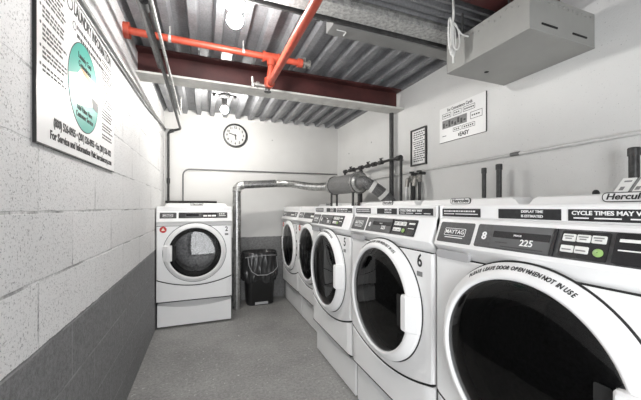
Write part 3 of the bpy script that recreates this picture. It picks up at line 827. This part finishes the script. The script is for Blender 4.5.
t = thing('framed_notice', 'small black framed notice on right wall above the valves', 'picture frame', (XR, 2.17, 1.555))
FN = right_frame(2.070, 2.278, 1.553)
w_, h_ = 0.206, 0.328
fr_ = MB(FN)
for q in ((0, 0, w_, 0.013), (0, h_ - 0.013, w_, h_), (0, 0.013, 0.013, h_ - 0.013), (w_ - 0.013, 0.013, w_, h_ - 0.013)):
    fr_.box(q[0], q[1], 0, q[2], q[3], 0.016)
fr_ = fr_.build('frame', 'frame_black', smooth=0)
pp = MB(FN).box(0.012, 0.012, 0.001, w_ - 0.012, h_ - 0.012, 0.006).build('paper', 'sign_white', smooth=0)
ink = MB()
ink.box(0.018, 0.212, 0.0061, w_ - 0.018, 0.217, 0.0066, FN)
r = random.Random(11)
for i in range(14):
    y = 0.295 - i * 0.0195
    if abs(y - 0.214) < 0.008: continue
    x = 0.03 + r.uniform(0, 0.02)
    while x < w_ - 0.045:
        w = r.uniform(0.012, 0.03); ink.box(x, y - 0.0045, 0.0061, x + w, y + 0.0045, 0.0066, FN); x += w + 0.007
adopt(t, fr_, pp, ink.build('lettering', 'ink', smooth=0))

# ------------------------------------------------------------------ ceiling lamps
def lamp(x, y, zb, r, mat, label, stem, hold_mat):
    t = thing('ceiling_lamp', label, 'lamp', (x, y, ZC))
    P = Matrix.Translation((x, y, 0)); zt = ZC - stem
    box_ = MB().lathe([(0.045, ZC + 0.001), (0.045, zt - 0.012)], 8, P, True, True).build('junction_box', 'dark_metal', smooth=0)
    hold = MB().lathe([(0.056, zt - 0.0125), (0.058, zt - 0.022), (0.045, zt - 0.036), (0.028, zt - 0.046), (0.024, zb + r * 0.9)], 32, P, True, True).build('lampholder', hold_mat)
    bulb = MB().lathe([(0.016, zb + r * 1.35), (0.020, zb + r * 1.1)] + [(r * math.cos(a), zb + r * math.sin(a)) for a in [PI / 3 - k * (PI / 3 + PI / 2 - 0.12) / 10 for k in range(11)]], 32, P, True, True).build('bulb', mat)
    parts = [box_, hold, bulb]
    if stem < 0.02:
        parts.append(MB().box(x - 0.10, y - 0.008, ZC - 0.008, x + 0.10, y + 0.008, ZC - 0.002).box(x - 0.11, y - 0.02, ZC - 0.03, x - 0.085, y + 0.02, ZC - 0.008).box(x + 0.085, y - 0.02, ZC - 0.03, x + 0.11, y + 0.02, ZC - 0.008).build('bracket', 'dark_metal', smooth=0))
    adopt(t, *parts)
lamp(0.141, 1.580, 2.132, 0.040, 'bulb_front', 'bare lit bulb in a porcelain holder nearer the camera', 0.075, 'porcelain')
lamp(0.180, 3.13, 2.150, 0.036, 'bulb_rear', 'bare lit bulb behind the red beam, near the wall clock', 0.0, 'dark_metal')

# ------------------------------------------------------------------ red sprinkler pipe
t = thing('sprinkler_pipe', 'bright red sprinkler pipe run below the ceiling', 'pipe', (XL, 2.078, 2.22))
SY = 2.078
parts = []
parts.append(MB().tube([(XL + 0.012, SY, 2.232), (0.64, SY, 2.222)], 0.0215, 16).build('branch_pipe', 'red_pipe'))
parts.append(MB().tube([(XL + 0.0005, SY, 2.232), (XL + 0.03, SY, 2.232)], 0.046, 20).build('wall_flange', 'red_pipe'))
tee = MB().tube([(0.375, SY, 2.2245), (0.485, SY, 2.2235)], 0.031, 16).tube([(0.43, SY, 2.222), (0.43, SY, 2.165)], 0.030, 16).tube([(0.37, SY, 2.2245), (0.385, SY, 2.2245)], 0.036, 16).tube([(0.475, SY, 2.2235), (0.49, SY, 2.2235)], 0.036, 16)
parts.append(tee.build('tee_fitting', 'red_pipe'))
parts.append(MB().tube([(0.43, SY, 2.17), (0.415, SY, 2.055)], 0.0215, 16).build('drop_pipe', 'red_pipe'))
parts.append(MB().tube(bend([(0.414, SY, 2.075), (0.411, SY, 2.028), (0.412, SY - 0.055, 2.026)], 0.03), 0.031, 16).build('elbow_fitting', 'red_pipe'))
parts.append(MB().tube([(0.412, SY - 0.03, 2.026), (0.424, 1.2, 2.026), (0.437, YFRONT + 0.001, 2.03)], 0.0225, 16).build('main_pipe', 'red_pipe'))
sp = MB().tube([(0.405, SY, 2.012), (0.405, SY, 1.985)], [0.020, 0.014], 14).lathe([(0.024, 1.984), (0.024, 1.980)], 16, Matrix.Translation((0.405, SY, 0)), True, True)
parts.append(sp.build('sprinkler_head', 'dark_metal'))
vl = MB().tube([(0.395, SY, 2.018), (0.30, SY, 2.026)], 0.011, 12).tube([(0.345, SY, 2.022), (0.325, SY, 2.024)], 0.020, 12).tube([(0.305, SY, 2.005), (0.300, SY, 2.07)], 0.010, 10)
parts.append(vl.build('test_valve', 'brass'))
ev = MB().tube([(0.64, SY, 2.222), (0.70, SY, 2.222)], 0.016, 12).tube([(0.672, SY, 2.19), (0.672, SY, 2.262)], 0.012, 10).tube([(0.70, SY, 2.222), (0.712, SY, 2.222)], 0.03, 14)
parts.append(ev.build('end_valve', 'brass'))
parts.append(MB().tube([(0.62, SY, 2.222), (0.655, SY, 2.222)], 0.031, 16).build('end_cap', 'red_pipe'))
adopt(t, *parts)
for nx_, lab in ((-0.205, 'thin pale hanger rod near the left end of the red pipe'), (0.24, 'thin pale hanger rod holding the red pipe beside the tee')):
    o = MB().tube([(nx_, SY, 2.25), (nx_, SY, ZC + 0.035)], 0.005, 8).tube([(nx_ - 0.008, SY, 2.2285), (nx_ + 0.008, SY, 2.2285)], 0.0235, 14).build('hanger_rod', 'beam_grey')
    tag(o, lab, 'hanger')

# ------------------------------------------------------------------ conduits and pipes on the left and the back wall
o = MB().tube([(XL + 0.0215, -0.6, 1.927), (XL + 0.0215, 1.33, 1.942), (XL + 0.0215, 2.844, 2.005), (XL + 0.0115, YB - 0.0005, 2.10)], 0.0115, 12).build('conduit', 'emt')
tag(o, 'grey conduit along the left wall just above the information board', 'conduit')
t = thing('conduit', 'dark conduit under the ceiling that turns down behind dryer 2', 'conduit', (-0.255, YFRONT, 2.085))
pth = bend([(-0.245, YFRONT, 2.080), (-0.258, 2.284, 2.088), (-0.272, 3.895, 2.104), (-0.40, 3.905, 2.065), (-0.40, 3.905, 1.10)], 0.04)
p1 = MB().tube(pth, 0.0125, 12).build('pipe_run', 'black_pipe')
p2 = [MB().tube([a, b], 0.0185, 14).build('coupling', 'black_pipe') for a, b in (((-0.40, 3.905, 1.46), (-0.40, 3.905, 1.52)), ((-0.385, 3.905, 2.07), (-0.345, 3.903, 2.08)), ((-0.40, 3.905, 1.20), (-0.40, 3.905, 1.24)), ((-0.2505, 1.5, 2.083), (-0.251, 1.56, 2.083)))]
p3 = [MB().box(-0.41, 3.905, z, -0.39, YB, z + 0.02).build('pipe_clip', 'emt', smooth=0) for z in (1.64, 1.97)]
adopt(t, p1, *p2, *p3)
o = MB().tube(bend([(-0.212, YFRONT, 2.078), (-0.224, 2.30, 2.088), (-0.230, 3.30, 2.098), (-0.230, 3.36, 2.30)], 0.05), 0.0085, 12).build('conduit', 'beam_grey')
tag(o, 'thinner grey conduit under the ceiling beside the dark one, turning up past the beam', 'conduit')
o = MB().tube([(-0.29, YFRONT, 2.172), (-0.30, 2.40, 2.176)], 0.014, 12).build('conduit', 'emt')
tag(o, 'short grey conduit near the ceiling and left wall, ending at the red beam', 'conduit')
o = MB().tube(bend([(-0.246, YB - 0.013, 1.191), (-0.246, YB - 0.013, 1.640), (1.76, YB - 0.013, 1.650)], 0.09, 10), 0.0085, 10).build('conduit', 'emt')
tag(o, 'thin conduit across the back wall that bends down behind dryer 2', 'conduit')
o = MB().tube([(-0.42, 3.80, 1.245), (-0.30, 3.79, 1.243), (0.02, 3.80, 1.245), (0.13, 3.79, 1.243)], 0.0135, 12).build('hose', 'rubber')
tag(o, 'black hose lying along the back of the top of dryer 2', 'hose')

# ------------------------------------------------------------------ right wall pipes
t = thing('conduit', 'long thin pale conduit along the right wall above the washers', 'conduit', (XR, 2.0, 1.5))
adopt(t, MB().tube([(XR - 0.012, YFRONT, 1.512), (XR - 0.012, 1.95, 1.502), (XR - 0.012, 3.915, 1.495)], 0.0095, 12).build('pipe_run', 'emt_pale'),
      MB().tube([(XR - 0.012, 1.255, 1.5055), (XR - 0.012, 1.31, 1.505)], 0.0118, 12).build('coupling', 'emt'), MB().tube([(XR - 0.012, 3.0, 1.498), (XR - 0.012, 3.05, 1.498)], 0.0118, 12).build('coupling', 'emt'))
o = MB().tube([(XR - 0.045, 2.535, 0.0), (XR - 0.045, 2.535, 2.115)], 0.022, 16).build('standing_pipe', 'black_pipe')
tag(o, 'tall black vertical pipe in front of right wall just under the beam end', 'pipe')
SG = 'capped black standpipes behind the washers'
for y, zt, lab, rad in ((1.432, 1.435, 'shorter of the two black standpipes behind washer 6', 0.013), (1.326, 1.446, 'slightly taller of the two black standpipes behind washer 6', 0.0155), (0.705, 1.432, 'thick black standpipe behind the nearest washer, beside the leaflets', 0.0175)):
    t = thing('standpipe', lab, 'pipe', (1.68, y, 0), group=SG)
    adopt(t, MB().tube([(1.68, y, 0), (1.68, y, zt - 0.03)], rad, 14).build('pipe', 'black_pipe'),
          MB().tube([(1.68, y, zt - 0.035), (1.68, y, zt - 0.004), (1.68, y, zt)], [rad * 1.22, rad * 1.22, rad * 1.0], 14).build('cap', 'black_pipe'),
          MB().box(1.69, y - 0.01, 1.0, XR, y + 0.01, 1.02).build('pipe_clip', 'dark_metal', smooth=0))
# gas pipe
t = thing('gas_pipe', 'black iron gas pipe with valves above the far dryers', 'pipe', (1.66, 2.285, 0))
gx = 1.66
run = MB().tube(bend([(gx, 3.455, 1.50), (gx, 3.455, 1.631), (gx, 2.285, 1.638), (gx, 2.285, 0.0)], 0.025), 0.0130, 14).build('pipe_run', 'black_pipe')
fit = [MB().tube([(gx, ya, 1.634), (gx, yb, 1.634)], 0.024, 14).build('union_fitting', 'black_pipe') for ya, yb in ((3.42, 3.47), (3.20, 3.25), (3.0, 3.07), (2.72, 2.78), (2.285, 2.34))]
drop = MB().tube([(gx, 3.035, 1.634), (gx, 3.035, 1.10)], 0.017, 14).tube([(gx, 3.035, 1.60), (gx, 3.035, 1.55)], 0.025, 14)
vv = [MB().tube([(gx, y, 1.634), (gx, y, 1.675)], 0.012, 10).tube([(gx, y - 0.03, 1.634), (gx, y + 0.03, 1.634)], 0.022, 12).box(gx - 0.008, y - 0.035, 1.672, gx + 0.008, y + 0.02, 1.678).build('gas_valve', 'dark_metal') for y in (3.30, 2.88, 2.62)]
cl = [MB().box(gx, y, 1.626, XR - 0.0005, y + 0.02, 1.640).build('wall_bracket', 'emt', smooth=0) for y in (2.40, 3.36)]
adopt(t, run, *fit, drop.build('drop_leg', 'black_pipe'), *vv, *cl)
# water valves with hoses under the framed notice
VG = 'water valves on the right wall'
for y, lab in ((2.10, 'water valve with hose on right wall, nearer the white sign'), (2.20, 'water valve with hose on right wall, beside the gas pipe')):
    t = thing('water_valve', lab, 'valve', (XR, y, 1.2), group=VG)
    x = XR - 0.06
    adopt(t, MB().tube(bend([(x, y, 1.0), (x, y, 1.475), (XR - 0.001, y, 1.475)], 0.02), 0.013, 12).build('pipe', 'black_pipe'),
          MB().tube([(x, y, 1.40), (x, y, 1.46)], 0.024, 12).tube([(x, y, 1.43), (x - 0.05, y, 1.43)], 0.016, 12).tube([(x - 0.045, y, 1.43), (x - 0.055, y, 1.36)], 0.018, 12).build('valve_body', 'brass'),
          MB().tube([(x, y + 0.004, 1.485), (x, y + 0.004, 1.497)], 0.022, 12).build('handwheel', 'dark_metal'),
          MB().tube(bend([(x - 0.055, y, 1.37), (x - 0.06, y, 1.28), (x - 0.04, y + 0.03, 1.15), (x - 0.03, y + 0.02, 1.0)], 0.05), 0.012, 10).build('hose', 'emt_pale' if y > 2.15 else 'rubber'))

# ------------------------------------------------------------------ galvanised exhaust duct
t = thing('exhaust_duct', 'galvanised round exhaust duct running from the corner over the far dryers', 'duct', (0.345, 3.62, 0))
dz = 1.445
riser = MB().tube([(0.345, 3.62, 0.0), (0.345, 3.62, dz - 0.03)], 0.047, 24).build('riser', 'galv')
seams = [MB().tube([(0.345, 3.62, z), (0.345, 3.62, z + 0.02)], 0.0495, 24).build('duct_joint', 'galv') for z in (0.55, 1.13, 1.36)]
el = []
for k in range(6):
    a = PI / 2 * k / 5
    el.append((0.345 + 0.075 * (1 - math.cos(a)), 3.62, dz - 0.075 + 0.075 * math.sin(a)))
elbow = MB().tube(el, 0.051, 24).build('elbow', 'foil')
hor = MB().tube([(0.41, 3.62, dz), (0.80, 3.62, dz + 0.028)], 0.046, 24).build('horizontal_run', 'galv')
fl = []; fr2 = []
ctrl = bend([(0.78, 3.62, dz + 0.026), (1.0, 3.62, dz + 0.03), (1.20, 3.42, 1.425), (1.335, 3.23, 1.425)], 0.15, 12)
pts = []
for a, b in zip(ctrl[:-1], ctrl[1:]):
    n = max(1, int((b - a).length / 0.006))
    for k in range(n): pts.append(a.lerp(b, k / n))
pts.append(ctrl[-1])
for k, p in enumerate(pts): fl.append(p); fr2.append(0.043 + 0.004 * (k % 2))
flex = MB().tube(fl, fr2, 20).build('flexible_hose', 'foil')
A_, B_ = Vector((1.352, 3.20, 1.424)), Vector((1.41, 2.62, 1.424))
dvec = (B_ - A_).normalized()
hous = MB().tube([A_, A_ + dvec * 0.03, A_ + dvec * 0.10, B_], [0.055, 0.060, 0.098, 0.098], 32).build('fan_housing', 'mesh_grey')
rims = [MB().tube([a, b], r_, 32).build('housing_rim', 'galv') for a, b, r_ in ((A_ + dvec * 0.095, A_ + dvec * 0.12, 0.106), (B_ - dvec * 0.012, B_ + dvec * 0.012, 0.110), (A_ - dvec * 0.03, A_ + dvec * 0.012, 0.058))]
cap = MB().tube([B_ + dvec * 0.013, B_ + dvec * 0.03], [0.095, 0.075], 32).build('housing_cover', 'foil')
pts = []
c2 = bend([B_ + dvec * 0.015, B_ + dvec * 0.10, Vector((1.575, 2.455, 1.32)), Vector((1.69, 2.42, 1.17)), Vector((1.69, 2.42, 1.05))], 0.12, 12)
for a, b in zip(c2[:-1], c2[1:]):
    n = max(1, int((b - a).length / 0.007))
    for k in range(n): pts.append(a.lerp(b, k / n))
hose2 = MB().tube(pts, [0.052 + 0.006 * (k % 2) for k in range(len(pts))], 20).build('outlet_hose', 'mesh_grey')
tp = []
for k in (0.28, 0.50):
    i = int(k * len(pts)); tp.append(MB().tube([pts[i], pts[i + 5]], 0.0595, 20))
tapes = [q.build('foil_tape', 'label_white') for q in tp]
legs = []
for f_ in (0.20, 0.95):
    p = A_.lerp(B_, f_)
    for dx in (-0.055, 0.010):
        legs.append(MB().box(p.x + dx, p.y - 0.012, 1.1905, p.x + dx + 0.014, p.y + 0.012, 1.36).build('support_leg', 'dark_metal', smooth=0))
strap = MB().box(0.342, 3.575, 1.05, 0.348, 3.572, 1.12).build('joint_tag', 'label_white', smooth=0)
adopt(t, riser, *seams, elbow, hor, flex, hous, *rims, cap, hose2, *tapes, *legs)
adopt(t, strap)

# ------------------------------------------------------------------ coiled cable at the cabinet
t = thing('cable_coil', 'coiled white cable hanging in front of the grey metal cabinet', 'cable', (1.27, 1.25, 2.17))
cx_, cy_ = 1.225, 1.235
mbs = []
for k, (w, h, dy) in enumerate(((0.030, 0.085, 0.0), (0.022, 0.10, 0.010), (0.034, 0.075, -0.010), (0.016, 0.09, 0.016))):
    pts = []
    for i in range(25):
        a = 2 * PI * i / 24
        pts.append((cx_ + 0.012 * (k - 1.5) + w * 0.7 * math.sin(a), cy_ + dy + 0.3 * w * math.sin(a + k), 2.095 + h * math.cos(a) - 0.006 * k))
    mbs.append(MB().tube(pts, 0.0042, 8, False).build('cable_loop', 'cable'))
up = MB().tube(bend([(cx_, cy_, 2.165), (cx_ + 0.006, cy_, 2.20), (cx_ + 0.002, cy_ - 0.002, 2.278)], 0.02), 0.006, 8).build('cable_lead', 'cable')
dn = MB().tube([(cx_ + 0.004, cy_ + 0.005, 2.17), (cx_ + 0.012, cy_ + 0.01, 2.06), (cx_ + 0.018, cy_ + 0.015, 1.955)], 0.0052, 8).build('cable_tail', 'cable')
sg = MB().tube(bend([(cx_ + 0.005, cy_, 2.16), (cx_ + 0.05, cy_ - 0.01, 2.10), (cx_ + 0.078, cy_ - 0.03, 2.085)], 0.04), 0.0042, 8).build('cable_tail', 'cable')
adopt(t, *mbs, up, dn, sg)

# ------------------------------------------------------------------ leaflets on the nearest washer
LG = 'leaflets stacked on the nearest washer'
labs = ('leaflet leaning furthest left on the nearest washer, pale cover', 'leaflet with dark spine leaning in the middle on nearest washer', 'leaflet leaning rightmost against the black standpipe')
for k in range(3):
    y = 0.628 - k * 0.040
    m = frame((1.365 + 0.006 * k, y, 1.2300), (0.02, -1, 0), (0.35, -0.40, 1))
    t = thing('leaflet', labs[k], 'leaflet', (1.365 + 0.006 * k, y, 1.2295), group=LG)
    pg = MB(m).box(0, 0, 0, 0.036, 0.058, 0.005).build('pages', 'paper', smooth=0)
    pr = MB(m)
    if k == 1: pr.box(-0.001, -0.0005, -0.0005, 0.006, 0.0585, 0.0056)
    else: pr.box(0.010, 0.042, 0.0051, 0.030, 0.048, 0.0056)
    pr.box(0.010, 0.010, 0.0051, 0.022, 0.024, 0.0056)
    adopt(t, pg, pr.build('print', 'ink_grey', smooth=0))
o = MB().lathe([(0.010, 1.2295), (0.012, 1.234), (0.009, 1.243), (0.004, 1.247)], 16, Matrix.Translation((1.385, 0.690, 0)), True, True).build('black_plug', 'rubber')
tag(o, 'small black plug on top of the nearest washer, left of the leaflets', 'plug')
